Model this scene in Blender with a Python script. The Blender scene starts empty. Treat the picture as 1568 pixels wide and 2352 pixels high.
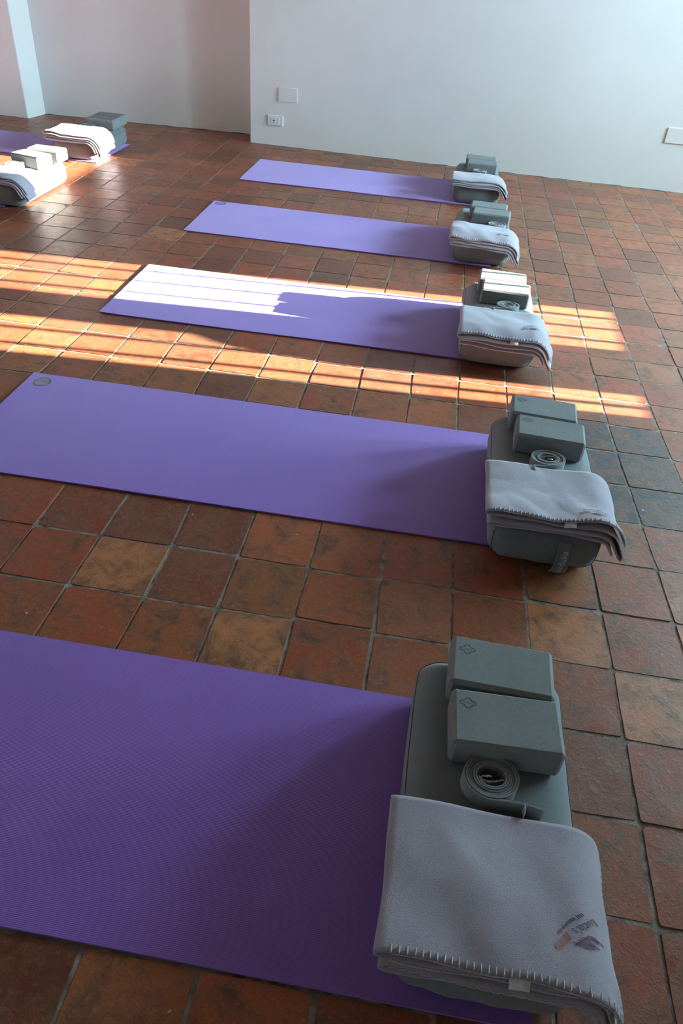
import bpy, bmesh, math, random
from mathutils import Vector, Matrix, noise

random.seed(7)
scene = bpy.context.scene
COL = scene.collection
V = Vector

# ------------------------------------------------------------------ camera
FPX, PITCH, YAW, ROLL, CAMH = 1666.71, 0.66714, -0.09695, 0.08590, 1.4569
IMW, IMH = 1568, 2352
_f = V((math.sin(YAW)*math.cos(PITCH), math.cos(YAW)*math.cos(PITCH), -math.sin(PITCH)))
_r0 = V((math.cos(YAW), -math.sin(YAW), 0.0))
_u0 = _r0.cross(_f)
CR = math.cos(ROLL)*_r0 + math.sin(ROLL)*_u0
CU = -math.sin(ROLL)*_r0 + math.cos(ROLL)*_u0
cam_d = bpy.data.cameras.new('camera')
cam_d.sensor_fit = 'VERTICAL'
cam_d.sensor_height = 36.0
cam_d.sensor_width = 24.0
cam_d.lens = FPX*36.0/IMH
cam_d.clip_start = 0.02
cam = bpy.data.objects.new('camera', cam_d)
COL.objects.link(cam)
cam.matrix_world = Matrix(((CR.x, CU.x, -_f.x, 0), (CR.y, CU.y, -_f.y, 0), (CR.z, CU.z, -_f.z, CAMH), (0, 0, 0, 1)))
scene.camera = cam


def project(p):
    d = V(p) - V((0, 0, CAMH))
    z = d.dot(_f)
    if z < 0.05:
        return None
    return (IMW/2 + FPX*d.dot(CR)/z, IMH/2 - FPX*d.dot(CU)/z)


def floor_point(px, py, z=0.0):
    d = CR*((px-IMW/2)/FPX) - CU*((py-IMH/2)/FPX) + _f
    t = (z-CAMH)/d.z
    return V((d.x*t, d.y*t, z))


# ------------------------------------------------------------------ light
SUN_TAN, SUN_SLOPE = 0.222, 0.058
SUN_STRENGTH, SKY_STRENGTH = 88.0, 84.0
world = bpy.data.worlds.new('sky')
scene.world = world
world.use_nodes = True
bg = world.node_tree.nodes['Background']
bg.inputs[0].default_value = (0.50, 0.82, 1.0, 1)
bg.inputs[1].default_value = SKY_STRENGTH
sun_d = bpy.data.lights.new('sun', 'SUN')
sun_d.energy = SUN_STRENGTH
sun_d.color = (1.0, 0.93, 0.78)
sun_d.angle = math.radians(0.32)
sun = bpy.data.objects.new('sun', sun_d)
COL.objects.link(sun)
sun.rotation_euler = V((-1, -SUN_SLOPE, -SUN_TAN)).to_track_quat('-Z', 'Y').to_euler()
sun.location = (12, 3, 4)
vs = scene.view_settings
vs.view_transform = 'Standard'
vs.look = 'None'
vs.gamma = 1.0
vs.exposure = 0.42
vs.use_curve_mapping = False

# ------------------------------------------------------------------ helpers


def obj(name, bm, mat=None, parent=None, smooth=False):
    me = bpy.data.meshes.new(name)
    bm.to_mesh(me)
    bm.free()
    if smooth:
        for p in me.polygons:
            p.use_smooth = True
    o = bpy.data.objects.new(name, me)
    COL.objects.link(o)
    if mat:
        me.materials.append(mat)
    if parent:
        o.parent = parent
    return o


def tag(o, label=None, cat=None, group=None, kind=None):
    if label:
        o['label'] = label
    if cat:
        o['category'] = cat
    if group:
        o['group'] = group
    if kind:
        o['kind'] = kind
    return o


def thing(name, label, cat, loc=(0, 0, 0), rz=0.0, group=None):
    o = bpy.data.objects.new(name, None)
    o.empty_display_size = 0.05
    COL.objects.link(o)
    o.location = loc
    o.rotation_euler = (0, 0, rz)
    return tag(o, label, cat, group)


def box(bm, x0, x1, y0, y1, z0, z1):
    vs_ = [bm.verts.new(p) for p in ((x0, y0, z0), (x1, y0, z0), (x1, y1, z0), (x0, y1, z0),
                                     (x0, y0, z1), (x1, y0, z1), (x1, y1, z1), (x0, y1, z1))]
    for f in ((0, 3, 2, 1), (4, 5, 6, 7), (0, 1, 5, 4), (1, 2, 6, 5), (2, 3, 7, 6), (3, 0, 4, 7)):
        bm.faces.new([vs_[i] for i in f])
    return vs_


def tube(bm, pts, r, n=6, closed=False):
    rings = []
    m = len(pts)
    for i, p in enumerate(pts):
        a = pts[(i-1) % m] if (closed or i > 0) else p
        b = pts[(i+1) % m] if (closed or i < m-1) else p
        t = (V(b)-V(a)).normalized()
        ref = V((0, 0, 1)) if abs(t.z) < 0.9 else V((1, 0, 0))
        s = t.cross(ref).normalized()
        q = s.cross(t)
        rings.append([bm.verts.new(V(p)+(s*math.cos(2*math.pi*k/n)+q*math.sin(2*math.pi*k/n))*r) for k in range(n)])
    for i in range(m if closed else m-1):
        A, B = rings[i], rings[(i+1) % m]
        for k in range(n):
            bm.faces.new((A[k], A[(k+1) % n], B[(k+1) % n], B[k]))
    if not closed:
        bm.faces.new(rings[0][::-1])
        bm.faces.new(rings[-1])


def nz(x, y, z=0.0):
    return noise.noise(V((x, y, z)))


class NT:
    def __init__(self, name):
        self.m = bpy.data.materials.new(name)
        self.m.use_nodes = True
        self.t = self.m.node_tree
        self.b = self.t.nodes['Principled BSDF']

    def n(self, typ, **kw):
        nd = self.t.nodes.new(typ)
        for k, v in kw.items():
            setattr(nd, k, v)
        return nd

    def l(self, a, b):
        self.t.links.new(a, b)

    def pos(self):
        return self.n('ShaderNodeNewGeometry').outputs['Position']

    def objco(self):
        return self.n('ShaderNodeTexCoord').outputs['Object']

    def noise(self, vec, scale, detail=4, rough=0.55, w=None, dist=0.0):
        nd = self.n('ShaderNodeTexNoise')
        if w is not None:
            nd.noise_dimensions = '4D'
            self.l(w, nd.inputs['W'])
        self.l(vec, nd.inputs['Vector'])
        nd.inputs['Scale'].default_value = scale
        nd.inputs['Detail'].default_value = detail
        nd.inputs['Roughness'].default_value = rough
        nd.inputs['Distortion'].default_value = dist
        return nd.outputs[0]

    def ramp(self, fac, a, b, ca=(0, 0, 0, 1), cb=(1, 1, 1, 1)):
        nd = self.n('ShaderNodeValToRGB')
        nd.color_ramp.elements[0].position = a
        nd.color_ramp.elements[1].position = b
        nd.color_ramp.elements[0].color = ca
        nd.color_ramp.elements[1].color = cb
        self.l(fac, nd.inputs[0])
        return nd.outputs[0]

    def mix(self, fac, a, b, mode='MIX'):
        nd = self.n('ShaderNodeMix', data_type='RGBA', blend_type=mode)
        for sock, v in ((nd.inputs[0], fac), (nd.inputs[6], a), (nd.inputs[7], b)):
            if isinstance(v, (int, float)):
                sock.default_value = v
            elif isinstance(v, tuple):
                sock.default_value = (*v[:3], 1)
            else:
                self.l(v, sock)
        return nd.outputs[2]

    def math(self, op, a, b=0.0):
        nd = self.n('ShaderNodeMath', operation=op)
        for s, v in ((nd.inputs[0], a), (nd.inputs[1], b)):
            if isinstance(v, (int, float)):
                s.default_value = v
            else:
                self.l(v, s)
        return nd.outputs[0]

    def bump(self, h, strength=0.3, dist=0.002):
        nd = self.n('ShaderNodeBump')
        nd.inputs['Strength'].default_value = strength
        nd.inputs['Distance'].default_value = dist
        self.l(h, nd.inputs['Height'])
        self.l(nd.outputs[0], self.b.inputs['Normal'])

    def base(self, c):
        if isinstance(c, tuple):
            self.b.inputs['Base Color'].default_value = (*c[:3], 1)
        else:
            self.l(c, self.b.inputs['Base Color'])

    def rough(self, v):
        if isinstance(v, (int, float)):
            self.b.inputs['Roughness'].default_value = v
        else:
            self.l(v, self.b.inputs['Roughness'])


def simple(name, c, rough=0.7, metal=0.0):
    t = NT(name)
    t.base(c)
    t.rough(rough)
    t.b.inputs['Metallic'].default_value = metal
    return t.m


# ------------------------------------------------------------------ materials
def make_tile_mat():
    t = NT('terracotta')
    at = t.n('ShaderNodeVertexColor', layer_name='tint')
    seed = t.math('MULTIPLY', at.outputs['Alpha'], 40.0)
    p = t.pos()
    n1 = t.noise(p, 13.0, 8, 0.68, seed, 0.6)
    n2 = t.noise(p, 13.0, 10, 0.74, seed, 0.7)
    n3 = t.noise(p, 70.0, 4, 0.6)
    n4 = t.noise(p, 260.0, 3, 0.6)
    c = t.mix(t.ramp(n1, 0.42, 0.62), at.outputs['Color'], t.mix(0.6, at.outputs['Color'], (0.42, 0.165, 0.072)))
    c = t.mix(t.math('MULTIPLY', t.ramp(n2, 0.46, 0.63), 0.76), c, (0.060, 0.033, 0.024))
    c = t.mix(t.math('MULTIPLY', t.ramp(n3, 0.56, 0.78), 0.35), c, (0.46, 0.30, 0.20))
    c = t.mix(0.55, c, t.ramp(n4, 0.25, 0.75, (0.45, 0.45, 0.45, 1), (1.4, 1.4, 1.4, 1)), 'MULTIPLY')
    sp = t.noise(p, 48.0, 1, 0.4)
    c = t.mix(t.math('MULTIPLY', t.ramp(sp, 0.80, 0.82), 0.8), c, (0.62, 0.56, 0.48))
    t.base(c)
    t.rough(t.ramp(n2, 0.3, 0.7, (0.30, 0.30, 0.30, 1), (0.50, 0.50, 0.50, 1)))
    t.b.inputs['Specular IOR Level'].default_value = 0.5
    h = t.math('ADD', t.math('MULTIPLY', n3, 0.7), t.math('MULTIPLY', n2, 1.4))
    h = t.math('ADD', h, t.math('MULTIPLY', n4, 0.25))
    t.bump(h, 0.35, 0.0035)
    return t.m


def make_mortar():
    t = NT('mortar')
    p = t.pos()
    n = t.noise(p, 30, 5)
    t.base(t.ramp(n, 0.3, 0.75, (0.10, 0.082, 0.066, 1), (0.40, 0.35, 0.29, 1)))
    t.rough(0.9)
    t.bump(t.noise(p, 150, 3), 0.6, 0.003)
    return t.m


def make_plaster():
    t = NT('white_plaster')
    p = t.pos()
    n = t.noise(p, 1.3, 4)
    t.base(t.ramp(n, 0.3, 0.7, (0.76, 0.74, 0.71, 1), (0.83, 0.82, 0.80, 1)))
    t.rough(0.88)
    h = t.math('ADD', t.noise(p, 6, 3), t.math('MULTIPLY', t.noise(p, 60, 3), 0.12))
    t.bump(h, 0.25, 0.006)
    return t.m


def make_mat_mat():
    t = NT('purple_rubber')
    o = t.objco()
    w = t.n('ShaderNodeTexWave', wave_type='BANDS', bands_direction='Y')
    t.l(o, w.inputs['Vector'])
    w.inputs['Scale'].default_value = 95.0
    w.inputs['Distortion'].default_value = 0.6
    n = t.noise(t.pos(), 2.2, 4)
    fine = t.noise(t.pos(), 420, 2)
    c = t.ramp(n, 0.3, 0.7, (0.225, 0.100, 0.43, 1), (0.265, 0.122, 0.49, 1))
    c = t.mix(0.25, c, t.ramp(fine, 0.3, 0.7, (0.6, 0.6, 0.6, 1), (1.3, 1.3, 1.3, 1)), 'MULTIPLY')
    t.base(c)
    t.rough(0.55)
    t.b.inputs['Specular IOR Level'].default_value = 0.4
    t.b.inputs['Sheen Weight'].default_value = 0.6
    t.b.inputs['Sheen Tint'].default_value = (0.75, 0.65, 1.0, 1)
    t.b.inputs['Sheen Roughness'].default_value = 0.5
    h = t.math('ADD', w.outputs[1], fine)
    t.bump(h, 0.25, 0.0010)
    return t.m


def make_cloth(name, ca, cb, scale, strength, dist, sheen=0.3, wob=4.0):
    t = NT(name)
    o = t.pos()
    n = t.noise(o, scale, 4, 0.65)
    n2 = t.noise(o, wob, 3)
    c = t.ramp(n, 0.3, 0.72, (*ca, 1), (*cb, 1))
    t.base(t.mix(0.25, c, t.ramp(n2, 0.3, 0.7, (0.75, 0.75, 0.75, 1), (1.15, 1.15, 1.15, 1)), 'MULTIPLY'))
    t.rough(0.92)
    t.b.inputs['Sheen Weight'].default_value = sheen
    t.b.inputs['Sheen Roughness'].default_value = 0.6
    t.b.inputs['Specular IOR Level'].default_value = 0.15
    t.bump(n, strength, dist)
    return t.m


M_TILE = make_tile_mat()
M_MORTAR = make_mortar()
M_PLASTER = make_plaster()
M_MAT = make_mat_mat()
M_BOLSTER = make_cloth('grey_canvas', (0.140, 0.158, 0.162), (0.190, 0.213, 0.218), 350, 0.25, 0.001, 0.25, 7.0)
M_SEAM = simple('dark_piping', (0.075, 0.08, 0.08), 0.85)
M_FLEECE = make_cloth('lilac_grey_fleece', (0.325, 0.292, 0.35), (0.475, 0.435, 0.50), 480, 0.6, 0.0022, 0.5, 10.0)
M_THREAD = simple('pale_thread', (0.66, 0.64, 0.63), 0.8)
M_BLOCK = make_cloth('grey_foam', (0.205, 0.215, 0.215), (0.245, 0.258, 0.258), 160, 0.08, 0.0006, 0.05, 12.0)
M_STRAP = make_cloth('grey_webbing', (0.14, 0.155, 0.16), (0.34, 0.355, 0.36), 420, 0.7, 0.0015, 0.3, 20.0)
M_METAL = simple('brushed_steel', (0.75, 0.73, 0.69), 0.25, 1.0)
M_WHITE = simple('white_label', (0.82, 0.82, 0.80), 0.6)
M_PLASTIC = simple('white_plastic', (0.80, 0.81, 0.80), 0.35)
M_COVER = simple('painted_cover', (0.79, 0.78, 0.75), 0.7)
M_DARK = simple('dark_slot', (0.03, 0.03, 0.03), 0.6)
M_INK = simple('dark_print', (0.035, 0.04, 0.045), 0.7)
M_PURPLEINK = simple('plum_embroidery', (0.13, 0.05, 0.09), 0.8)
M_ORANGE = simple('rust_embroidery', (0.38, 0.15, 0.09), 0.8)
M_PALE = simple('pale_mat_print', (0.36, 0.31, 0.36), 0.7)
M_DEEP = simple('deep_purple_print', (0.10, 0.07, 0.26), 0.6)
M_LETTER = simple('pale_embroidery', (0.62, 0.65, 0.66), 0.7)
M_WOOD = simple('painted_window_wood', (0.30, 0.24, 0.18), 0.6)
M_CEIL = simple('dark_timber', (0.20, 0.13, 0.085), 0.7)
M_IRON = simple('wrought_iron', (0.05, 0.05, 0.05), 0.6)

# ------------------------------------------------------------------ room shell
XR, XL, YB, ZC = 4.2, -6.2, -2.4, 3.1
WT = 0.50


def wall_y(x):
    return 6.822 - 0.036*(x+1.75)


bm = bmesh.new()
box(bm, XL-0.4, XR+0.4, YB-0.4, 7.6, -0.12, -0.0021)
floor = tag(obj('floor', bm, M_MORTAR), kind='structure')

# far wall with a shallow niche: footprint extruded to the ceiling
foot = [(XL-0.3, 6.78), (-3.785, 6.822), (-3.745, 7.072), (-1.62, 7.158), (-1.745, wall_y(-1.745)), (XR+WT, wall_y(XR+WT)),
        (XR+WT, 7.55), (XL-0.3, 7.55)]
bm = bmesh.new()
lo = [bm.verts.new((x, y, -0.05)) for x, y in foot]
hi = [bm.verts.new((x, y, ZC)) for x, y in foot]
n = len(foot)
for i in range(n):
    bm.faces.new((lo[i], lo[(i+1) % n], hi[(i+1) % n], hi[i]))
bm.faces.new(hi)
bm.faces.new(lo[::-1])
bmesh.ops.recalc_face_normals(bm, faces=bm.faces)
ve = [e for e in bm.edges if abs(e.verts[0].co.z-e.verts[1].co.z) > 1 and e.verts[0].co.y < 7.0 and -4 < e.verts[0].co.x < -1]
bmesh.ops.bevel(bm, geom=ve, offset=0.008, segments=2, affect='EDGES', profile=0.5)
tag(obj('wall_far', bm, M_PLASTER), kind='structure')

bm = bmesh.new()
box(bm, XL-0.3, XL, YB-0.3, 7.0, -0.05, ZC)
tag(obj('wall_left', bm, M_PLASTER), kind='structure')
bm = bmesh.new()
box(bm, XL-0.3, XR+WT, YB-0.3, YB, -0.05, ZC)
tag(obj('wall_back', bm, M_PLASTER), kind='structure')
bm = bmesh.new()
box(bm, XL-0.3, XR+WT, YB-0.3, 7.55, ZC, ZC+0.2)
tag(obj('ceiling', bm, M_CEIL), kind='structure')

# right wall with window openings (y0, y1, z0, z1)
SY = SUN_SLOPE*XR
OPEN = [(2.70+SY, 3.075+SY, 0.72, 2.60), (3.335+SY, 3.845+SY, 0.72, 2.60), (4.62+SY, 6.06+SY, 1.512, 2.45)]
bm = bmesh.new()
ycur = YB-0.3
for (a, b, z0, z1) in OPEN:
    box(bm, XR, XR+WT, ycur, a, -0.05, ZC)
    box(bm, XR, XR+WT, a, b, -0.05, z0)
    box(bm, XR, XR+WT, a, b, z1, ZC)
    ycur = b
box(bm, XR, XR+WT, ycur, 6.75, -0.05, ZC)
tag(obj('wall_right', bm, M_PLASTER), kind='structure')

BARS = [[2.775, 2.925], [3.425, 3.575, 3.715], []]
for i, (a, b, z0, z1) in enumerate(OPEN):
    w = thing('window_%d' % (i+1), None, None, (XR+WT*0.8, (a+b)/2, z0))
    tag(w, kind='structure')
    h, hw = z1-z0, (b-a)/2
    bm = bmesh.new()
    fw = 0.012
    for (p, q, r, s) in ((-hw, -hw+fw, 0, h), (hw-fw, hw, 0, h), (-hw, hw, 0, fw), (-hw, hw, h-fw, h)):
        box(bm, -0.02, 0.02, p, q, r, s)
    obj('window_frame', bm, M_WOOD, w)
    for yb in BARS[i]:
        yl = yb + SUN_SLOPE*(XR+WT*0.8-0.36) - (a+b)/2
        bm = bmesh.new()
        tube(bm, [(-0.36, yl, -0.0), (-0.36, yl, h*0.5), (-0.36, yl, h)], 0.0145, 8)
        obj('window_bar', bm, M_IRON, w)
    if i == 0:
        # unseen low curved-top board, added to block sun and shape the floor stripe
        m_ = (a+b)/2
        lim = 2.885 + SUN_SLOPE*XR - m_
        top = [(lim, 0.0), (lim, 0.30), (lim+0.03, 0.36), (lim+0.08, 0.42), (lim+0.14, 0.45), (hw, 0.47), (hw, 0.0)]
        bm = bmesh.new()
        A_ = [bm.verts.new((-WT*0.72, p, q)) for p, q in top]
        B_ = [bm.verts.new((-WT*0.65, p, q)) for p, q in top]
        bm.faces.new(A_)
        bm.faces.new(B_[::-1])
        for k in range(len(top)):
            bm.faces.new((A_[k], B_[k], B_[(k+1) % len(top)], A_[(k+1) % len(top)]))
        bmesh.ops.recalc_face_normals(bm, faces=bm.faces)
        obj('window_board', bm, M_WOOD, w)
    pd = bpy.data.lights.new('sky_portal', 'AREA')
    pd.shape = 'RECTANGLE'
    pd.size, pd.size_y = h, b-a
    pd.cycles.is_portal = True
    po = bpy.data.objects.new('sky_portal', pd)
    COL.objects.link(po)
    po.location = (XR+WT+0.01, (a+b)/2, (z0+z1)/2)
    po.rotation_euler = (0, math.radians(90), 0)

# ------------------------------------------------------------------ terracotta tiles
ROWS = [3.0]
rows_y = [-0.16, 0.06, 0.272, 0.486, 0.70, 0.916, 1.130, 1.344, 1.559, 1.785, 2.005, 2.222, 2.443, 2.662, 2.868, 3.085, 3.285, 3.50, 3.72, 3.942]
while rows_y[-1] < 7.2:
    rows_y.append(rows_y[-1]+random.uniform(0.206, 0.222))
while rows_y[0] > YB:
    rows_y.insert(0, rows_y[0]-0.214)


def col_x(c, y):
    if c <= 5:
        return -1.081 + 0.2117*c
    k = 0.2117 - 0.0105*min(1.0, max(0.0, (y-1.5)/1.2))
    return -1.081 + 0.2117*5 + k*(c-5)


TINTS = [((0.38, 0.077, 0.030), 5), ((0.41, 0.107, 0.040), 5), ((0.30, 0.060, 0.029), 4), ((0.18, 0.050, 0.029), 2.8), ((0.43, 0.150, 0.062), 1.6),
         ((0.36, 0.130, 0.046), 1.4), ((0.12, 0.052, 0.036), 1.0)]
slate_pts = [floor_point(*p) for p in ((1480, 1030), (1400, 1010), (1500, 1095), (1400, 1080), (1545, 1190), (1460, 1170), (1540, 1100), (1330, 1000))]
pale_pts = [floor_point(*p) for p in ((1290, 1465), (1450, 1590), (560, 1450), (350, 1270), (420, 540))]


def pick_tint():
    tot = sum(w for _, w in TINTS)
    r = random.uniform(0, tot)
    for c, w in TINTS:
        r -= w
        if r <= 0:
            break
    k = random.uniform(0.70, 1.02)
    mean = (0.32, 0.085, 0.037)
    return [(v*0.72+m_*0.28)*k for v, m_ in zip(c, mean)]


MATS_Y = {}
tiles = []
for c in range(-25, 27):
    for ri in range(len(rows_y)-1):
        ya, yb = rows_y[ri], rows_y[ri+1]
        xm = (col_x(c, ya)+col_x(c+1, ya))/2
        if xm < XL or xm > XR or ya > 7.16:
            continue
        def jx(cc, yy):
            return col_x(cc, yy) + 0.009*nz(cc*3.7, yy*2.3, 5.0)
        def jy(yy, cc):
            return yy + 0.014*nz(cc*1.9, yy*5.1, 9.0)
        g = random.uniform(0.0006, 0.0028)
        qd = [(jx(c, ya)+g, jy(ya, c)+g), (jx(c+1, ya)-g, jy(ya, c)+g), (jx(c+1, yb)-g, jy(yb, c)-g), (jx(c, yb)+g, jy(yb, c)-g)]
        tint = pick_tint()
        inside = lambda P: qd[0][0] <= P.x <= qd[1][0] and qd[0][1] <= P.y <= qd[2][1]
        if any(inside(P) for P in slate_pts):
            tint = [0.042, 0.045, 0.052]
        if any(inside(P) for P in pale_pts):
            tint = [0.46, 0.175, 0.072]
        tiles.append((qd, tint, random.random()))


def tile_geo(bm, qd, tint, seed, lay):
    cx = sum(p[0] for p in qd)/4
    cy = sum(p[1] for p in qd)/4
    tx, ty, tz = random.gauss(0, 0.004), random.gauss(0, 0.004), random.uniform(-0.0012, 0.0008)
    out = []
    for i in range(4):
        a, b = V((*qd[i], 0)), V((*qd[(i+1) % 4], 0))
        nrm = V((b-a).yx + (0,) if False else ((b-a).y, -(b-a).x, 0)).normalized()
        for f in (0.03, 0.5, 0.97):
            p = a.lerp(b, f) - nrm*abs(random.gauss(0, 0.0013))
            if f != 0.5:
                p = p.lerp(V((cx, cy, 0)), random.uniform(0.0, 0.02))
            out.append(p)
    top, lowr = [], []
    for p in out:
        z = tz + tx*(p.x-cx) + ty*(p.y-cy)
        q = p.lerp(V((cx, cy, 0)), 0.016)
        top.append(bm.verts.new((q.x, q.y, min(z, 0.0012))))
        lowr.append(bm.verts.new((p.x, p.y, -0.0045)))
    mids = []
    fs = [bm.faces.new(top)]
    m = len(top)
    for i in range(m):
        fs.append(bm.faces.new((lowr[i], lowr[(i+1) % m], top[(i+1) % m], top[i])))
    for f in fs:
        for lp in f.loops:
            lp[lay] = (*tint, seed)


# stations, used by tiles for hidden ones too: mat near edge, left end
MAT_X0, MAT_LEN, MAT_W = -1.523, 1.885, 0.66
mat_rects = [(-1.523, 0.36, y0, y0+0.66) for y0 in (0.486, 1.779, 3.07, 4.33, 5.605)] + [(-4.6, -2.64, 5.6, 6.26)]


def vis_area(qd):
    ps = [project((x, y, 0)) for x, y in qd]
    if any(p is None for p in ps):
        return 0
    ar = 0
    for i in range(4):
        a, b = ps[i], ps[(i+1) % 4]
        ar += a[0]*b[1]-b[0]*a[1]
    ar = abs(ar)/2
    mx = sum(p[0] for p in ps)/4
    my = sum(p[1] for p in ps)/4
    if not any(0 <= p[0] <= IMW and 0 <= p[1] <= IMH for p in ps):
        return 0
    if not (0 <= mx <= IMW and 0 <= my <= IMH):
        ar *= 0.5
    for (x0, x1, y0, y1) in mat_rects:
        if all(x0-0.01 < x < x1+0.01 and y0-0.01 < y < y1+0.01 for x, y in qd):
            return 0
    cxm, cym = sum(p[0] for p in qd)/4, sum(p[1] for p in qd)/4
    if cym > wall_y(cxm)+0.05 and not (-3.75 < cxm < -1.75):
        return 0
    return ar


tiles.sort(key=lambda t: -vis_area(t[0]))
N_SINGLE = 298
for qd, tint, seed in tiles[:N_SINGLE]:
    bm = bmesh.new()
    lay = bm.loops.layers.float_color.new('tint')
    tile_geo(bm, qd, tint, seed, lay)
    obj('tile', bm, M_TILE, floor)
bm = bmesh.new()
lay = bm.loops.layers.float_color.new('tint')
for qd, tint, seed in tiles[N_SINGLE:]:
    tile_geo(bm, qd, tint, seed, lay)
tag(obj('distant_tiles', bm, M_TILE, floor), kind='stuff')

# rough mortar line where tiles meet the walls
M_CRACK = simple('dark_gap', (0.06, 0.05, 0.045), 0.9)
for ti, (pa, pb, nrm) in enumerate((((-1.745, 6.822), (3.9, wall_y(3.9)), (0, -1)), ((-3.745, 7.072), (-1.66, 7.155), (0, -1)), ((-5.0, 6.80), (-3.785, 6.822), (0, -1)))):
    for part, (wid, hgt, mat_) in enumerate(((0.020, 0.0035, M_MORTAR), (0.007, 0.006, M_CRACK))):
        bm = bmesh.new()
        n_ = int((V(pb)-V(pa)).length/0.03)
        prev = None
        for i in range(n_+1):
            f = i/n_
            x, y = pa[0]+(pb[0]-pa[0])*f, pa[1]+(pb[1]-pa[1])*f
            w_ = max(0.001, wid*(0.55+1.3*nz(x*6, part*7.0, ti)))
            h_ = max(0.0012, hgt*(0.6+1.1*nz(x*9, part*3.0+5, ti)))
            cur = [bm.verts.new((x, y+0.004, h_)), bm.verts.new((x, y-w_, h_*0.45)), bm.verts.new((x, y-w_-0.002, -0.003))]
            if prev:
                for k in range(2):
                    bm.faces.new((prev[k], prev[k+1], cur[k+1], cur[k]))
            prev = cur
        bmesh.ops.recalc_face_normals(bm, faces=bm.faces)
        if part == 0:
            tr = tag(obj('trim_%d' % (ti+1), bm, mat_), kind='structure')
        else:
            obj('crack', bm, mat_, tr)

# ------------------------------------------------------------------ wall plates
WALL_ANG = math.atan(-0.036)


def wall_plate(name, label, cat, xc, zc, w, h, d, mat, bev=0.003):
    t = thing(name, label, cat, (xc, wall_y(xc)+0.001, zc), WALL_ANG)
    bm = bmesh.new()
    box(bm, -w/2, w/2, -d, 0.004, -h/2, h/2)
    bmesh.ops.bevel(bm, geom=[e for e in bm.edges if e.verts[0].co.y < 0 and e.verts[1].co.y < 0 or abs(e.verts[0].co.y-e.verts[1].co.y) > d/2],
                    offset=bev, segments=2, affect='EDGES')
    obj('cover', bm, mat, t)
    return t


sock = wall_plate('power_socket', 'white double power socket low on the white wall beside the niche corner', 'socket', -1.518, 0.196, 0.138, 0.080, 0.011, M_PLASTIC, 0.005)
bm = bmesh.new()
box(bm, -0.036, 0.036, -0.0135, -0.009, -0.026, 0.026)
bmesh.ops.bevel(bm, geom=bm.edges[:], offset=0.0015, segments=1, affect='EDGES')
ins = obj('socket_insert', bm, M_PLASTIC, sock)


def disc_y(bm, cx, cz, r, y, n=20, r2=None):
    if r2 is None:
        bm.faces.new([bm.verts.new((cx+r*math.cos(2*math.pi*k/n), y, cz+r*math.sin(2*math.pi*k/n))) for k in range(n)])
    else:
        A = [bm.verts.new((cx+r*math.cos(2*math.pi*k/n), y, cz+r*math.sin(2*math.pi*k/n))) for k in range(n)]
        B = [bm.verts.new((cx+r2*math.cos(2*math.pi*k/n), y, cz+r2*math.sin(2*math.pi*k/n))) for k in range(n)]
        for k in range(n):
            bm.faces.new((A[k], A[(k+1) % n], B[(k+1) % n], B[k]))


bm = bmesh.new()
disc_y(bm, -0.012, 0, 0.018, -0.0138, 24, 0.0155)
obj('round_rim', bm, M_COVER, ins)
for (cx, cz, w_, h_) in ((-0.012, 0.0, 0.024, 0.0065), (-0.012, 0.0135, 0.011, 0.0075), (-0.012, -0.0135, 0.011, 0.0075), (0.019, 0.012, 0.007, 0.0065), (0.019, 0.0, 0.007, 0.0065), (0.019, -0.012, 0.007, 0.0065)):
    bm = bmesh.new()
    box(bm, cx-w_/2, cx+w_/2, -0.0142, -0.0125, cz-h_/2, cz+h_/2)
    bmesh.ops.bevel(bm, geom=[e for e in bm.edges if abs(e.verts[0].co.y-e.verts[1].co.y) > 0.0005], offset=min(w_, h_)*0.45, segments=3, affect='EDGES')
    obj('pin_hole', bm, M_DARK, ins)
for nm, lb, xc, zc, w_, h_ in (('junction_box_cover', 'flat white junction box cover on the wall directly above the power socket', -1.413, 0.399, 0.160, 0.104),
                               ('junction_box_cover', 'flat white junction box cover low on the wall with no socket near it', 1.765, 0.410, 0.190, 0.108)):
    t = wall_plate(nm, lb, 'cover plate', xc, zc, w_, h_, 0.009, M_COVER, 0.0012)
    for sx in (-1, 1):
        for sz in (-1, 1):
            bm = bmesh.new()
            c = V((sx*(w_/2-0.011), 0, sz*(h_/2-0.011)))
            disc_y(bm, c.x, c.z, 0.0038, -0.0094, 10)
            bmesh.ops.recalc_face_normals(bm, faces=bm.faces)
            obj('screw', bm, M_COVER, t)

# ------------------------------------------------------------------ text helper


def text_mesh(body, size, align='CENTER'):
    cu = bpy.data.curves.new('txt', 'FONT')
    cu.body = body
    cu.size = size
    cu.align_x = align
    cu.align_y = 'CENTER'
    cu.resolution_u = 3
    o = bpy.data.objects.new('txt', cu)
    COL.objects.link(o)
    dg = bpy.context.evaluated_depsgraph_get()
    me = bpy.data.meshes.new_from_object(o.evaluated_get(dg))
    bpy.data.objects.remove(o)
    bpy.data.curves.remove(cu)
    return me


def ribbon(bm, pts, w, z=0.0, closed=True):
    m = len(pts)
    A, B = [], []
    for i, p in enumerate(pts):
        a = pts[(i-1) % m] if (closed or i > 0) else p
        b = pts[(i+1) % m] if (closed or i < m-1) else p
        t = V((b[0]-a[0], b[1]-a[1], 0)).normalized()
        s = V((-t.y, t.x, 0))*w/2
        A.append(bm.verts.new(V((p[0], p[1], z))+s))
        B.append(bm.verts.new(V((p[0], p[1], z))-s))
    for i in range(m if closed else m-1):
        j = (i+1) % m
        bm.faces.new((A[i], B[i], B[j], A[j]))


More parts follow.
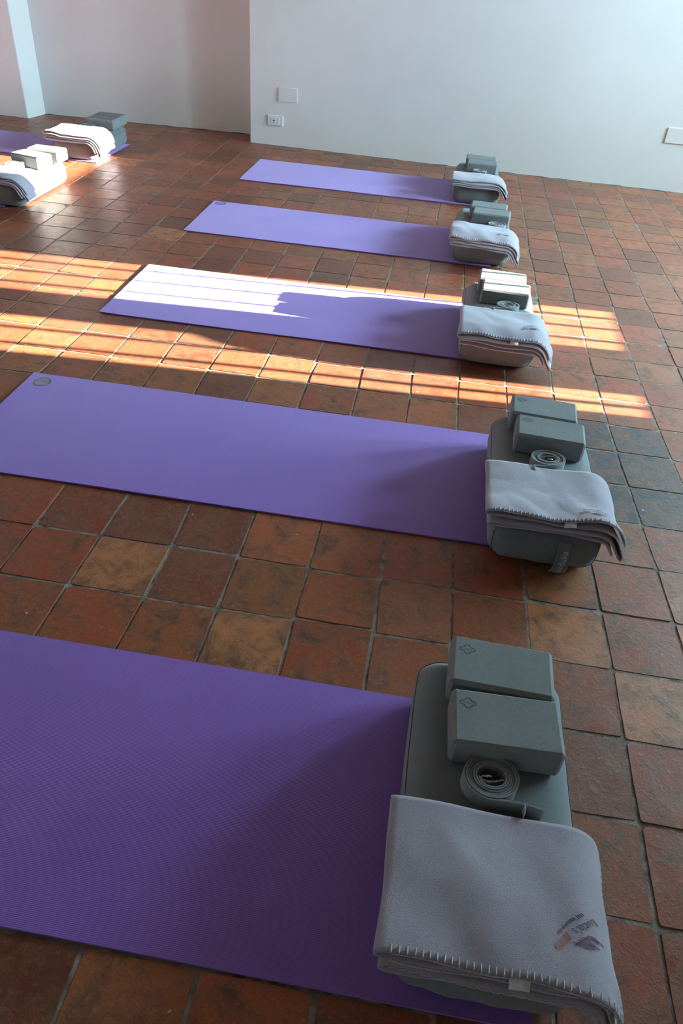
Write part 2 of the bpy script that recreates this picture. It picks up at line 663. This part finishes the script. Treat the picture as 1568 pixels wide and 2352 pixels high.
# ------------------------------------------------------------------ yoga mats
def yoga_mat(label, x0, y0, length, seed, emblem=None):
    t = thing('yoga_mat', label, 'yoga mat', (x0, y0, 0), 0, 'purple yoga mats')
    nx, ny = 60, 22
    W_, T = MAT_W, 0.0052
    bm = bmesh.new()
    grid = []
    for i in range(nx+1):
        rw = []
        for j in range(ny+1):
            x = length*i/nx
            y = W_*j/ny
            z = 0.0012 + 0.0011*max(-0.6, nz(x*2.2+seed*7, y*3, seed)) + 0.0022*max(0, 1-x/0.05)*(0.5+nz(y*3, seed*3, 1))
            rw.append((x, y+0.003*nz(x*1.3, seed, 3), max(0.0006, z)))
        grid.append(rw)
    top = [[bm.verts.new((x, y, z+T)) for x, y, z in rw] for rw in grid]
    bot = [[bm.verts.new((x, y, z)) for x, y, z in rw] for rw in grid]
    for i in range(nx):
        for j in range(ny):
            bm.faces.new((top[i][j], top[i+1][j], top[i+1][j+1], top[i][j+1]))
            bm.faces.new((bot[i][j], bot[i][j+1], bot[i+1][j+1], bot[i+1][j]))
    for i in range(nx):
        bm.faces.new((bot[i][0], bot[i+1][0], top[i+1][0], top[i][0]))
        bm.faces.new((bot[i+1][ny], bot[i][ny], top[i][ny], top[i+1][ny]))
    for j in range(ny):
        bm.faces.new((bot[0][j+1], bot[0][j], top[0][j], top[0][j+1]))
        bm.faces.new((bot[nx][j], bot[nx][j+1], top[nx][j+1], top[nx][j]))
    obj('mat_sheet', bm, M_MAT, t)
    if emblem:
        px, py, r, m, filled = emblem
        bm = bmesh.new()
        gx, gy = px-x0, py-y0
        z = T+max(0.0006, 0.0012 + 0.0011*max(-0.6, nz(gx*2.2+seed*7, gy*3, seed)))+0.0009
        c = V((px-x0, py-y0, z))
        if filled:
            for a0, a1 in ((0.12, 3.0), (3.26, 6.16)):
                pts = [c+V((r*math.cos(a0+(a1-a0)*k/14), r*math.sin(a0+(a1-a0)*k/14), 0)) for k in range(15)]
                bm.faces.new([bm.verts.new(p) for p in pts])
            ribbon(bm, [(c.x+r*1.02*math.cos(2*math.pi*k/28), c.y+r*1.02*math.sin(2*math.pi*k/28)) for k in range(28)], r*0.16, z)
        else:
            ribbon(bm, [(c.x+r*math.cos(2*math.pi*k/28), c.y+r*math.sin(2*math.pi*k/28)) for k in range(28)], r*0.26, z)
            ribbon(bm, [(c.x-r*0.5, c.y-r*0.3), (c.x-r*0.15, c.y+r*0.35), (c.x+r*0.1, c.y-r*0.2), (c.x+r*0.5, c.y+r*0.4)], r*0.22, z, False)
        bmesh.ops.recalc_face_normals(bm, faces=bm.faces)
        obj('printed_emblem', bm, m, t)
    return t


eB = floor_point(98, 880)
eC = floor_point(366, 622)
eD = floor_point(507, 470)
yoga_mat('purple yoga mat in the fifth row out from the socket wall', -1.52, 0.484, 1.88, 1)
yoga_mat('purple yoga mat with a pale round emblem, between the shaded and sunlit mats', -1.523, 1.779, 1.885, 2, (eB.x, eB.y, 0.032, M_PALE, True))
yoga_mat('purple yoga mat partly bleached white by a patch of sunlight', -1.52, 3.068, 1.885, 3, (eC.x, eC.y, 0.03, M_PALE, False))
yoga_mat('purple yoga mat with a dark round emblem, second row from the socket wall', -1.53, 4.338, 1.86, 4, (eD.x, eD.y, 0.032, M_DEEP, False))
yoga_mat('purple yoga mat lying closest to the socket wall', -1.517, 5.600, 1.85, 5)
yoga_mat('purple yoga mat lying in front of the wall niche', -4.50, 5.612, 1.872, 6)
yoga_mat('purple yoga mat under the sunlit bolster with two skewed blocks', -4.50, 4.38, 1.80, 7)

# ------------------------------------------------------------------ bolsters
BHX, BHY, BHZ, BR = 0.166, 0.334, 0.0735, 0.055


def bolster_surface(p, seed):
    """cube point in [-1,1]^3 to bolster surface"""
    h = V((BHX, BHY, BHZ))
    q = V((p.x*h.x, p.y*h.y, p.z*h.z))
    inn = V([max(-(h[i]-BR), min(h[i]-BR, q[i])) for i in range(3)])
    d = q-inn
    if d.length > 1e-9:
        q = inn + d.normalized()*BR
    u, v, w = q.x/h.x, q.y/h.y, q.z/h.z
    cx, cy, cz = (1-u*u), (1-v*v), (1-w*w)
    q.z += 0.006*max(0, cx)*max(0, cy)*(1 if w > 0 else 0)
    q.x += math.copysign(0.006*max(0, cz)*max(0, cy), q.x)*(abs(u) > 0.3)
    q.y += math.copysign(0.012*max(0, cz)*max(0, cx), q.y)*(abs(v) > 0.6)
    # soft puckers near the end seams
    k = max(0.0, abs(v)-0.55)/0.45
    wr = nz(q.x*26+seed*9, q.y*7, q.z*26)*0.004*k + nz(q.x*5+seed*3, q.y*5, q.z*6)*0.003
    nrm = V((u**5, v**7, w**3))
    if nrm.length > 1e-6:
        q += nrm.normalized()*wr
    if q.z < -BHZ:
        q.z = -BHZ
    return q


def bolster(label, xc, yc, rz, seed, handle=False):
    t = thing('bolster', label, 'bolster', (xc, yc, 0.0035), rz, 'grey yoga bolsters')
    bm = bmesh.new()
    N = (26, 40, 18)
    cache = {}

    def vert(i, j, k):
        key = (i, j, k)
        if key not in cache:
            f = lambda a, n_: math.sin((a/n_-0.5)*math.pi*0.86)/math.sin(math.pi*0.43)
            p = V((f(i, N[0]), f(j, N[1]), f(k, N[2])))
            q = bolster_surface(p, seed)
            cache[key] = bm.verts.new((q.x, q.y, q.z+BHZ))
        return cache[key]
    for i in range(N[0]):
        for j in range(N[1]):
            bm.faces.new((vert(i, j, 0), vert(i, j+1, 0), vert(i+1, j+1, 0), vert(i+1, j, 0)))
            bm.faces.new((vert(i, j, N[2]), vert(i+1, j, N[2]), vert(i+1, j+1, N[2]), vert(i, j+1, N[2])))
    for i in range(N[0]):
        for k in range(N[2]):
            bm.faces.new((vert(i, 0, k), vert(i+1, 0, k), vert(i+1, 0, k+1), vert(i, 0, k+1)))
            bm.faces.new((vert(i, N[1], k), vert(i, N[1], k+1), vert(i+1, N[1], k+1), vert(i+1, N[1], k)))
    for j in range(N[1]):
        for k in range(N[2]):
            bm.faces.new((vert(0, j, k), vert(0, j, k+1), vert(0, j+1, k+1), vert(0, j+1, k)))
            bm.faces.new((vert(N[0], j, k), vert(N[0], j+1, k), vert(N[0], j+1, k+1), vert(N[0], j, k+1)))
    cov = obj('cushion', bm, M_BOLSTER, t, True)

    def surf(p, lift=0.0008):
        q = bolster_surface(V(p), seed)
        c = V((q.x*0.9, q.y*0.95, q.z*0.6))
        q = q + (q-c).normalized()*lift
        return V((q.x, q.y, max(q.z+BHZ, 0.001)))
    # end panel seams
    for s in (-1, 1):
        bm = bmesh.new()
        pts = []
        for k in range(60):
            a = 2*math.pi*k/60
            cx, sz = math.cos(a), math.sin(a)
            e = 0.45
            pts.append(surf((math.copysign(abs(cx)**e, cx)*0.96, s*0.945, math.copysign(abs(sz)**e, sz)*0.90)))
        tube(bm, pts, 0.0011, 5, True)
        obj('piping', bm, M_SEAM, cov, True)
    for s in (-1, 1):
        bm = bmesh.new()
        tube(bm, [surf((s*0.985, -0.93+1.86*k/30, 0.55)) for k in range(31)], 0.0010, 5)
        obj('piping', bm, M_SEAM, cov, True)
    if handle:
        # webbing loop on the near end, lettered
        hx, hw = 0.050, 0.0215
        prof = []
        for k in range(17):
            a = k/16
            z = 0.122 - 0.112*a
            y = -BHY-0.013 - 0.020*math.sin(math.pi*min(1, a*1.02))**0.8 - 0.006*a
            prof.append(V((0.0, y, z)))

        def hp(u, a):
            k = max(0.0, min(15.999, a*16))
            i = int(k)
            p = prof[i].lerp(prof[i+1], k-i)
            return V((hx+u-0.006*a*a, p.y, p.z))
        bm = bmesh.new()
        F, Bk = [], []
        for i in range(17):
            a = i/16
            F.append([bm.verts.new(hp(u, a)+V((0, -0.0016, 0))) for u in (-hw, -hw*0.5, hw*0.5, hw)])
            Bk.append([bm.verts.new(hp(u, a)+V((0, 0.0016, 0))) for u in (-hw, -hw*0.5, hw*0.5, hw)])
        for i in range(16):
            for k in range(3):
                bm.faces.new((F[i][k], F[i+1][k], F[i+1][k+1], F[i][k+1]))
                bm.faces.new((Bk[i][k], Bk[i][k+1], Bk[i+1][k+1], Bk[i+1][k]))
            bm.faces.new((F[i][0], Bk[i][0], Bk[i+1][0], F[i+1][0]))
            bm.faces.new((F[i][3], F[i+1][3], Bk[i+1][3], Bk[i][3]))
        bmesh.ops.recalc_face_normals(bm, faces=bm.faces)
        hd = obj('carry_handle', bm, M_BOLSTER, t, True)
        for u in (-hw*0.72, hw*0.72):
            bm = bmesh.new()
            tube(bm, [hp(u, 0.02+0.95*k/14)+V((0, -0.0019, 0)) for k in range(15)], 0.0006, 4)
            obj('stitch_line', bm, M_SEAM, hd)
        me = text_mesh('manduka', 0.0265)
        for v in me.vertices:
            x, y = v.co.x, v.co.y
            # text runs up the handle
            p = hp(-y*1.0 + 0.0, 0.60 - x/0.112)
            v.co = p + V((0, -0.0022, 0))
        me.materials.append(M_LETTER)
        lo_ = bpy.data.objects.new('lettering', me)
        COL.objects.link(lo_)
        lo_.parent = hd
        lo_['label'] = 'pale embroidered lettering on the handle'
    return t


R = math.radians
BOL = {'A': (0.264, 0.840, R(-0.5)), 'B': (0.452, 2.040, R(-0.5)), 'C': (0.336, 3.350, R(-1.0)), 'D': (0.262, 4.672, R(-0.5)), 'E': (0.226, 5.942, R(0)),
       'F': (-2.735, 4.705, R(0.5)), 'G': (-2.795, 5.945, R(0))}
WHERE = {'A': 'in the fifth row from the socket wall', 'B': 'in the fourth row from the socket wall',
         'C': 'in the row crossed by the sun patch', 'D': 'in the second row from the socket wall', 'E': 'in the row closest to the socket wall',
         'F': 'in the group one mat from the niche', 'G': 'in the group nearest the wall niche'}
BLAB = {'A': 'grey bolster on the shaded mat', 'B': 'grey bolster with lettered carry handle',
        'C': 'grey bolster on the sun-bleached mat', 'D': 'grey bolster on the dark-emblem mat', 'E': 'grey rectangular bolster',
        'F': 'grey bolster with its long side glaring white', 'G': 'grey bolster half lit by the sun'}
for k, (x, y, rz) in BOL.items():
    bolster(BLAB[k] + ' ' + WHERE[k], x, y, rz, ord(k)-64, handle=(k == 'B'))

# ------------------------------------------------------------------ foam blocks
BTOP = 0.1545


def block_mesh():
    bm = bmesh.new()
    L_, D_, H_ = 0.226, 0.139, 0.074
    box(bm, -L_/2, L_/2, -D_/2, D_/2, 0, H_)
    bmesh.ops.bevel(bm, geom=bm.edges[:], offset=0.0085, segments=1, affect='EDGES')
    bmesh.ops.bevel(bm, geom=[e for e in bm.edges if e.calc_face_angle(0) > 0.3], offset=0.0006, segments=1, affect='EDGES')
    me = bpy.data.meshes.new('foam_body')
    bm.to_mesh(me)
    bm.free()
    me.materials.append(M_BLOCK)
    return me


ME_BLOCK = block_mesh()


def logo_meshes():
    bm = bmesh.new()
    base = []
    # quatrefoil with notched points
    quad = [(0.0172, 0.0008), (0.0150, 0.0035), (0.0085, 0.0055), (0.0060, 0.0092), (0.0020, 0.0136)]
    q1 = quad
    q2 = [(-x, y) for x, y in quad[::-1]]
    q3 = [(-x, -y) for x, y in quad]
    q4 = [(x, -y) for x, y in quad[::-1]]
    loop = q1 + [(0.0, 0.0122)] + q2 + [(-0.0158, 0.0)] + q3 + [(0.0, -0.0122)] + q4 + [(0.0158, 0.0)]
    ribbon(bm, loop, 0.0020, 0)
    me = bpy.data.meshes.new('printed_outline')
    bm.to_mesh(me)
    bm.free()
    me.materials.append(M_INK)
    tm = text_mesh('KIMJALY', 0.0052)
    tm.transform(Matrix.Rotation(math.pi, 4, 'Z'))
    tm.materials.append(M_INK)
    return me, tm


ME_LOGO, ME_LTXT = logo_meshes()


def block(label, xc, yc, rz, z=BTOP, logo=None):
    t = thing('yoga_block', label, 'yoga block', (xc, yc, z), rz, 'grey foam yoga blocks')
    b = bpy.data.objects.new('foam_body', ME_BLOCK)
    COL.objects.link(b)
    b.parent = t
    if logo:
        for me in (ME_LOGO, ME_LTXT):
            o = bpy.data.objects.new('printed_logo', me)
            COL.objects.link(o)
            o.parent = t
            o.location = (logo[0], logo[1], 0.0745)
    return t


BLK = {'A': ((0.284, 0.953, R(2.0), 1), (0.277, 1.098, R(-1.5), 1)), 'B': ((0.464, 2.158, R(-4.0), 1), (0.452, 2.299, R(-4.0), 1)),
       'C': ((0.352, 3.425, R(-4.0), 0), (0.340, 3.566, R(-4.0), 0)), 'D': ((0.300, 4.655, R(-4.0), 0), (0.286, 4.796, R(-4.0), 0)),
       'E': ((0.247, 5.952, R(-1.5), 0), (0.240, 6.092, R(-1.5), 0)),
       'F': ((-2.690, 4.800, R(-15.0), 0), (-2.668, 4.972, R(-3.0), 0)), 'G': ((-2.735, 6.060, R(-1.0), 0), (-2.738, 6.201, R(-1.0), 0))}
for k, (a, b) in BLK.items():
    block('grey foam block touching the rolled strap ' + WHERE[k], a[0], a[1], a[2], logo=(-0.080, 0.030) if a[3] else None)
    block('grey foam block farther from the rolled strap ' + WHERE[k], b[0], b[1], b[2], logo=(-0.078, 0.028) if b[3] else None)

# ------------------------------------------------------------------ rolled straps


def strap(label, xc, yc, rz, rx=0.054, ry=0.047, tail=1, tailk=0.036, z=BTOP-0.001):
    t = thing('yoga_strap', label, 'yoga strap', (xc, yc, z), rz, 'rolled grey yoga straps')
    Wd, Th = 0.038, 0.0034
    turns = 6.27
    n_ = 230
    pts = []
    for i in range(n_+1):
        f = i/n_
        a = f*turns*2*math.pi
        k = 0.47 + 0.53*f
        wob = 1+0.012*math.sin(a*1.0+2)
        pts.append(V((rx*k*wob*math.cos(-a*tail+math.pi), ry*(k*1.05-0.05)*wob*math.sin(-a*tail+math.pi), 0.0015*math.sin(3*f*math.pi))))
    # tail leaves the roll tangentially
    d = (pts[-1]-pts[-2]).normalized()
    last = pts[-1].copy()
    cur = last.copy()
    for i in range(14):
        ang = 0.02*tail
        d = Matrix.Rotation(ang, 3, 'Z') @ d
        cur = cur + d*(tailk/14)
        pts.append(cur.copy())
    # inner end folded back as a loop across the eye of the roll
    p0 = pts[0].copy()
    inner = [V((rx*0.40, -ry*0.10, 0)), V((rx*0.14, -ry*0.20, 0)), V((-rx*0.14, -ry*0.25, 0)), V((-rx*0.36, -ry*0.20, 0)), V((-rx*0.45, -ry*0.08, 0))]
    pts = inner + pts
    bm = bmesh.new()
    rows = []
    m = len(pts)
    for i, p in enumerate(pts):
        a = pts[max(0, i-1)]
        b = pts[min(m-1, i+1)]
        tt = (b-a)
        tt.z = 0
        tt.normalize()
        s = V((-tt.y, tt.x, 0))*Th/2
        zz = V((0, 0, 0.0012*nz(i*0.07, 3.0, xc*5)))
        rows.append([bm.verts.new(p+s+zz), bm.verts.new(p-s+zz), bm.verts.new(p-s+zz+V((0, 0, Wd))), bm.verts.new(p+s+zz+V((0, 0, Wd)))])
    for i in range(m-1):
        for k in range(4):
            bm.faces.new((rows[i][k], rows[i][(k+1) % 4], rows[i+1][(k+1) % 4], rows[i+1][k]))
    bm.faces.new(rows[0][::-1])
    bm.faces.new(rows[-1])
    bmesh.ops.recalc_face_normals(bm, faces=bm.faces)
    zmin = min(v.co.z for v in bm.verts)
    for v in bm.verts:
        v.co.z -= zmin
    web = obj('webbing', bm, M_STRAP, t)
    bm = bmesh.new()
    tube(bm, [(-rx*0.34, ry*0.02, Wd-0.003), (-rx*0.05, ry*0.02, Wd-0.001), (rx*0.03, ry*0.0, Wd-0.006)], 0.0021, 8)
    tube(bm, [(-rx*0.18, ry*0.02, Wd-0.0035), (-rx*0.13, ry*0.02, Wd-0.0015)], 0.0032, 8)
    tube(bm, [(-rx*0.34, ry*0.02, Wd-0.003), (-rx*0.36, ry*0.02, 0.008), (rx*0.03, ry*0.0, 0.008), (rx*0.03, ry*0.0, Wd-0.006)], 0.0019, 8)
    tag(obj('buckle', bm, M_METAL, t, True), 'small steel ring buckle in the eye of the roll')
    # white care label beside the tail
    e = pts[-1]
    e0 = pts[-12]
    bm = bmesh.new()
    mid = e0.lerp(e, 0.45)
    nrm = V((-(e-e0).y, (e-e0).x, 0)).normalized()*tail
    prev = None
    for i in range(7):
        f = i/6
        c = mid + nrm*(0.002+0.020*f) + V((0.003*math.sin(3*f), 0.003*math.sin(3*f), 0))
        a = bm.verts.new(c+V((0, 0, 0.014)))
        b = bm.verts.new(c+V((0, 0, 0.047-0.008*f)))
        if prev:
            bm.faces.new((prev[0], a, b, prev[1]))
        prev = (a, b)
    lab = obj('care_label', bm, M_WHITE, t, True)
    so = lab.modifiers.new('thick', 'SOLIDIFY')
    so.thickness = 0.0006
    return t


SLAB = 'rolled grey cotton strap with steel buckle '
strap(SLAB + WHERE['A'], 0.258, 0.842, R(4), 0.056, 0.050, -1, 0.088)
strap(SLAB + WHERE['B'], 0.452, 2.030, R(186), 0.056, 0.046, 1, 0.080)
strap(SLAB + WHERE['C'], 0.362, 3.292, R(185), 0.052, 0.042, 1, 0.115)
strap(SLAB + WHERE['D'], 0.335, 4.534, R(185), 0.054, 0.045, 1, 0.10)
strap(SLAB + WHERE['E'], 0.235, 5.830, R(0), 0.052, 0.045, -1, 0.06)
strap(SLAB + WHERE['F'], -2.735, 4.668, R(180), 0.054, 0.042, 1, 0.05)
strap(SLAB + WHERE['G'], -2.800, 5.925, R(170), 0.054, 0.043, 1, 0.05)

# ------------------------------------------------------------------ blankets


class Blanket:
    """fleece folded in four, laid over the bolster, hanging over its far long side"""
    NS = 4
    TH = 0.0052

    def __init__(self, key, x0, width, yn, yf, seed, gap=0.0095, hang=0.95, rz=0.0, skew=0.0, droop=0.05):
        self.k, self.x0, self.w, self.yn, self.yf = key, x0, width, yn, yf
        self.seed, self.gap, self.hang, self.skew = seed, gap, hang, skew
        self.bx, self.by, _ = BOL[key]
        self.droop = droop
        # lateral profile: list of (x, z, ang) by arc length, s = 0 at left edge
        self.prof = []
        x, z, ang = x0, BTOP-0.006, R(7)
        ds = 0.004
        s = 0.0
        turn_at = (self.bx + BHX - 0.045) - x0
        while s < width+0.25:
            self.prof.append((x, z, ang))
            if x - x0 < 0.05:
                ang += (0-R(7))*ds/0.05
            elif x > x0 + turn_at and ang > -hang:
                ang -= ds/0.052
            x += math.cos(ang)*ds
            z += math.sin(ang)*ds
            s += ds
        self.ds = ds

    def lat(self, s):
        k = max(0.0, min(len(self.prof)-1.001, s/self.ds))
        i = int(k)
        f = k-i
        a, b = self.prof[i], self.prof[i+1]
        return tuple(a[j]*(1-f)+b[j]*f for j in range(3))

    def pt(self, lev, s, t):
        """lev 0 (bottom sheet) .. 3 (top sheet), s across, t 0 near .. 1 far"""
        sd = self.seed
        x, z, ang = self.lat(s)
        fr = 0.010*(lev-3)*-1.0 * 0.35
        yn = self.yn - fr*0 + 0.006*nz(s*9, lev*2.3, sd) - 0.004*(3-lev) + 0.012*nz(s*4, lev*0.7, sd+4)
        yf = self.yf + 0.004*nz(s*7, lev*3.1, sd+8) + 0.004*(3-lev)
        y = yn + (yf-yn)*t + self.skew*(s-self.w*0.5)
        off = self.TH*0.6 + lev*self.gap
        # looser towards the near edge
        loose = max(0.0, 1-t/0.35)
        off += lev*0.0022*loose*(0.6+nz(s*8, sd, lev*0.3)) + 0.0028*loose*nz(s*11, lev*1.7, sd+2)*min(1, lev)
        wr = 0.010*(nz(s*6+sd, y*6, 0.2*lev+sd) + 0.5*nz(s*13, y*11+sd, 0.2*lev)) * (0.25+0.25*lev)
        wr += 0.008*max(0, nz((s+y)*9, (s-y)*3, sd+5)) * (lev >= 2)
        off += max(-0.35*self.gap, wr)
        nx, nzv = -math.sin(ang), math.cos(ang)
        p = V((x+nx*off, y, z+nzv*off))
        # near edge sags over the bolster end
        ey = (self.by-BHY+0.040) - y
        if ey > 0:
            p.z -= min(0.09, ey*ey/(2*self.droop))
        if p.z < 0.012 + lev*0.006:
            p.z = 0.012 + lev*0.006
        return p

    def nrm(self, lev, s, t):
        a = self.pt(lev, s+0.004, t)-self.pt(lev, s-0.004, t)
        b = self.pt(lev, s, min(1, t+0.02))-self.pt(lev, s, max(0, t-0.02))
        return a.cross(b).normalized()

    def right(self, lev):
        return self.w + (-0.01, 0.012, 0.012, 0.0)[lev] - 0.008*(lev == 3)

    def build(self, label, print_at=None, tag_s=None, stitches=True):
        tt = thing('folded_blanket', label, 'blanket', (self.bx, self.by, BTOP), 0, 'folded lilac grey blankets')
        inv = V((-self.bx, -self.by, -BTOP))
        NY = 34
        path = []

        def sheet(lev, a, b, n_):
            for i in range(n_):
                path.append(('s', lev, a+(b-a)*i/(n_-1)))

        def fold(l0, l1, s, side):
            for i in range(1, 7):
                path.append(('f', l0, l1, s, side, i/7))
        ns = 64
        sheet(3, self.right(3), 0.0, ns)
        fold(3, 2, 0.0, -1)
        sheet(2, 0.0, self.right(2), ns)
        fold(2, 1, self.right(2), 1)
        sheet(1, self.right(1), 0.006, ns)
        fold(1, 0, 0.006, -1)
        sheet(0, 0.006, self.right(0), ns)

        def at(e, t):
            if e[0] == 's':
                return self.pt(e[1], e[2], t)
            _, l0, l1, s, side, f = e
            a, b = self.pt(l0, s, t), self.pt(l1, s, t)
            c = a.lerp(b, f)
            d = self.pt(l0, s+side*0.01, t)-self.pt(l0, s, t)
            d = d.normalized() if s > 0.02 else V((-1, 0, -0.1)).normalized()
            rad = (a-b).length*0.62 + 0.004
            return c + d*rad*math.sin(math.pi*f)
        bm = bmesh.new()
        rows = []
        for e in path:
            rows.append([bm.verts.new(at(e, j/NY)+inv) for j in range(NY+1)])
        for i in range(len(rows)-1):
            for j in range(NY):
                bm.faces.new((rows[i][j], rows[i][j+1], rows[i+1][j+1], rows[i+1][j]))
        fl = obj('fleece', bm, M_FLEECE, tt, True)
        so = fl.modifiers.new('thick', 'SOLIDIFY')
        so.thickness = self.TH
        so.offset = 0.0
        # blanket stitch
        if stitches:
            bm = bmesh.new()
            up = self.TH/2+0.0009

            def top(lev, s, t, lift=up):
                return self.pt(lev, s, t) + self.nrm(lev, s, t)*lift + inv
            dl = (self.yf-self.yn)
            s = 0.012
            while s < self.right(3)-0.004:
                j = random.uniform(-0.001, 0.001)
                e = self.pt(3, s, 0)+inv
                tube(bm, [e+V((0, -0.0016, -0.002)), top(3, s, 0.006), top(3, s+j, 0.012/dl)], 0.0011, 4)
                s += 0.0118
            tube(bm, [self.pt(3, 0.01+(self.right(3)-0.012)*k/60, 0)+inv+V((0, -0.0020, 0)) for k in range(61)], 0.0008, 4)
            t = 0.04
            sr = self.right(3)
            while t < 0.97:
                tube(bm, [top(3, sr-0.011, t), top(3, sr-0.005, t-0.006), top(3, sr-0.0005, t-0.01)], 0.0007, 4)
                t += 0.0125/dl
            for lev in (2, 1):
                s = 0.01
                sgn = 1
                while s < self.right(lev)-0.02:
                    a = self.pt(lev, s, 0)+inv
                    b = self.pt(lev, s+0.009, 0)+inv
                    hh = self.TH/2
                    tube(bm, [a+V((0, -0.0018, -hh*sgn)), a.lerp(b, 0.5)+V((0, -0.0028, 0)), b+V((0, -0.0018, hh*sgn))], 0.0007, 4)
                    if lev == 2:
                        tube(bm, [a+V((0, -0.0018, hh*sgn)), a.lerp(b, 0.5)+V((0, -0.0030, 0)), b+V((0, -0.0018, -hh*sgn))], 0.0007, 4)
                    sgn = -sgn
                    s += 0.0095
            obj('edge_stitching', bm, M_THREAD, tt)
        if tag_s is not None:
            bm = bmesh.new()
            prev = None
            for i in range(6):
                f = i/5
                a = self.pt(3, tag_s-0.017, 0)+inv+V((0, 0.004-0.017*f, -0.003-0.010*f*f))
                b = self.pt(3, tag_s+0.017, 0)+inv+V((0, 0.004-0.017*f, -0.003-0.010*f*f))
                va, vb = bm.verts.new(a), bm.verts.new(b)
                if prev:
                    bm.faces.new((prev[0], va, vb, prev[1]))
                prev = (va, vb)
            lb = obj('care_label', bm, M_WHITE, tt, True)
            so2 = lb.modifiers.new('thick', 'SOLIDIFY')
            so2.thickness = 0.0007
        if print_at:
            s0, y0, ang, sc = print_at
            ca, sa = math.cos(ang), math.sin(ang)
            dl = self.yf-self.yn

            def lay(u, v):
                a, b = (u*ca-v*sa)*sc, (u*sa+v*ca)*sc
                s = s0+a
                t = (y0+b-self.yn - self.skew*(s-self.w*0.5))/dl
                t = max(0.01, min(0.99, t))
                return self.pt(3, s, t)+self.nrm(3, s, t)*(self.TH/2+0.0011)+inv
            me = text_mesh("Lucia's", 0.0165, 'LEFT')
            for v in me.vertices:
                v.co = lay(v.co.x-0.034, v.co.y)
            me.materials.append(M_PURPLEINK)
            o = bpy.data.objects.new('embroidered_name', me)
            COL.objects.link(o)
            o.parent = tt

            def stroke(bm, a, b, w):
                n_ = 4
                d = V((b[0]-a[0], b[1]-a[1], 0))
                pr = V((-d.y, d.x, 0)).normalized()*w/2
                prev = None
                for i in range(n_+1):
                    c = V((a[0], a[1], 0))+d*(i/n_)
                    va = bm.verts.new(lay(c.x+pr.x, c.y+pr.y))
                    vb = bm.verts.new(lay(c.x-pr.x, c.y-pr.y))
                    if prev:
                        bm.faces.new((prev[0], va, vb, prev[1]))
                    prev = (va, vb)
            rnd = random.Random(3)
            bm = bmesh.new()
            for i in range(11):
                u = 0.020+0.0036*i
                stroke(bm, (u, -0.007+rnd.uniform(-.001, .001)), (u+0.001, 0.006+rnd.uniform(-.002, .0015)), 0.0022)
            bmesh.ops.recalc_face_normals(bm, faces=bm.faces)
            obj('embroidered_word', bm, M_ORANGE, tt)
            bm = bmesh.new()
            u = -0.024
            for wl in (4, 7, 2, 4):
                for i in range(wl):
                    stroke(bm, (u, -0.0175), (u+0.0005, -0.0125+rnd.uniform(-.001, .001)), 0.0016)
                    stroke(bm, (u-0.001, -0.015), (u+0.0016, -0.015+rnd.uniform(-.001, .001)), 0.0012)
                    u += 0.0032
                u += 0.0028
            # reed-like strokes over the name
            for i in range(8):
                u = -0.012+0.0042*i
                stroke(bm, (u+0.006, 0.011+rnd.uniform(-.001, .002)), (u-0.004+rnd.uniform(-.002, .002), 0.029+rnd.uniform(-.006, .004)), 0.0016)
            stroke(bm, (-0.004, 0.012), (0.024, 0.015), 0.0018)
            bmesh.ops.recalc_face_normals(bm, faces=bm.faces)
            obj('embroidered_marks', bm, M_PURPLEINK, tt)
        return tt


BL = 'lilac grey fleece blanket folded on the bolster '
Blanket('A', 0.084, 0.412, 0.492, 0.770, 1.0, gap=0.0105, hang=1.2, droop=0.7).build(BL + WHERE['A'], (0.312, 0.588, R(180+47), 0.92), 0.215)
Blanket('B', 0.270, 0.390, 1.708, 1.975, 2.0, gap=0.0115, hang=0.95, droop=0.40).build(BL + WHERE['B'], (0.300, 1.762, R(180+25), 0.92), 0.225)
Blanket('C', 0.165, 0.392, 2.962, 3.225, 3.0, gap=0.012, hang=0.95, droop=0.18, skew=-0.04).build(BL + WHERE['C'], (0.290, 3.06, R(180+35), 0.92), 0.220)
Blanket('D', 0.082, 0.385, 4.272, 4.480, 4.0, gap=0.012, hang=0.95, droop=0.22, skew=-0.05).build(BL + WHERE['D'], (0.295, 4.36, R(180+30), 0.92), None)
Blanket('E', 0.050, 0.385, 5.566, 5.775, 5.0, gap=0.010, hang=0.95, droop=0.25, skew=-0.03).build(BL + WHERE['E'], None, None)
Blanket('F', -2.925, 0.420, 4.365, 4.610, 6.0, gap=0.010, hang=1.0, droop=0.25, skew=-0.03).build(BL + WHERE['F'], (0.25, 4.40, R(180+10), 0.92), 0.10)
Blanket('G', -2.990, 0.420, 5.585, 5.860, 7.0, gap=0.013, hang=1.1, droop=0.20, skew=-0.03).build(BL + WHERE['G'], None, None)
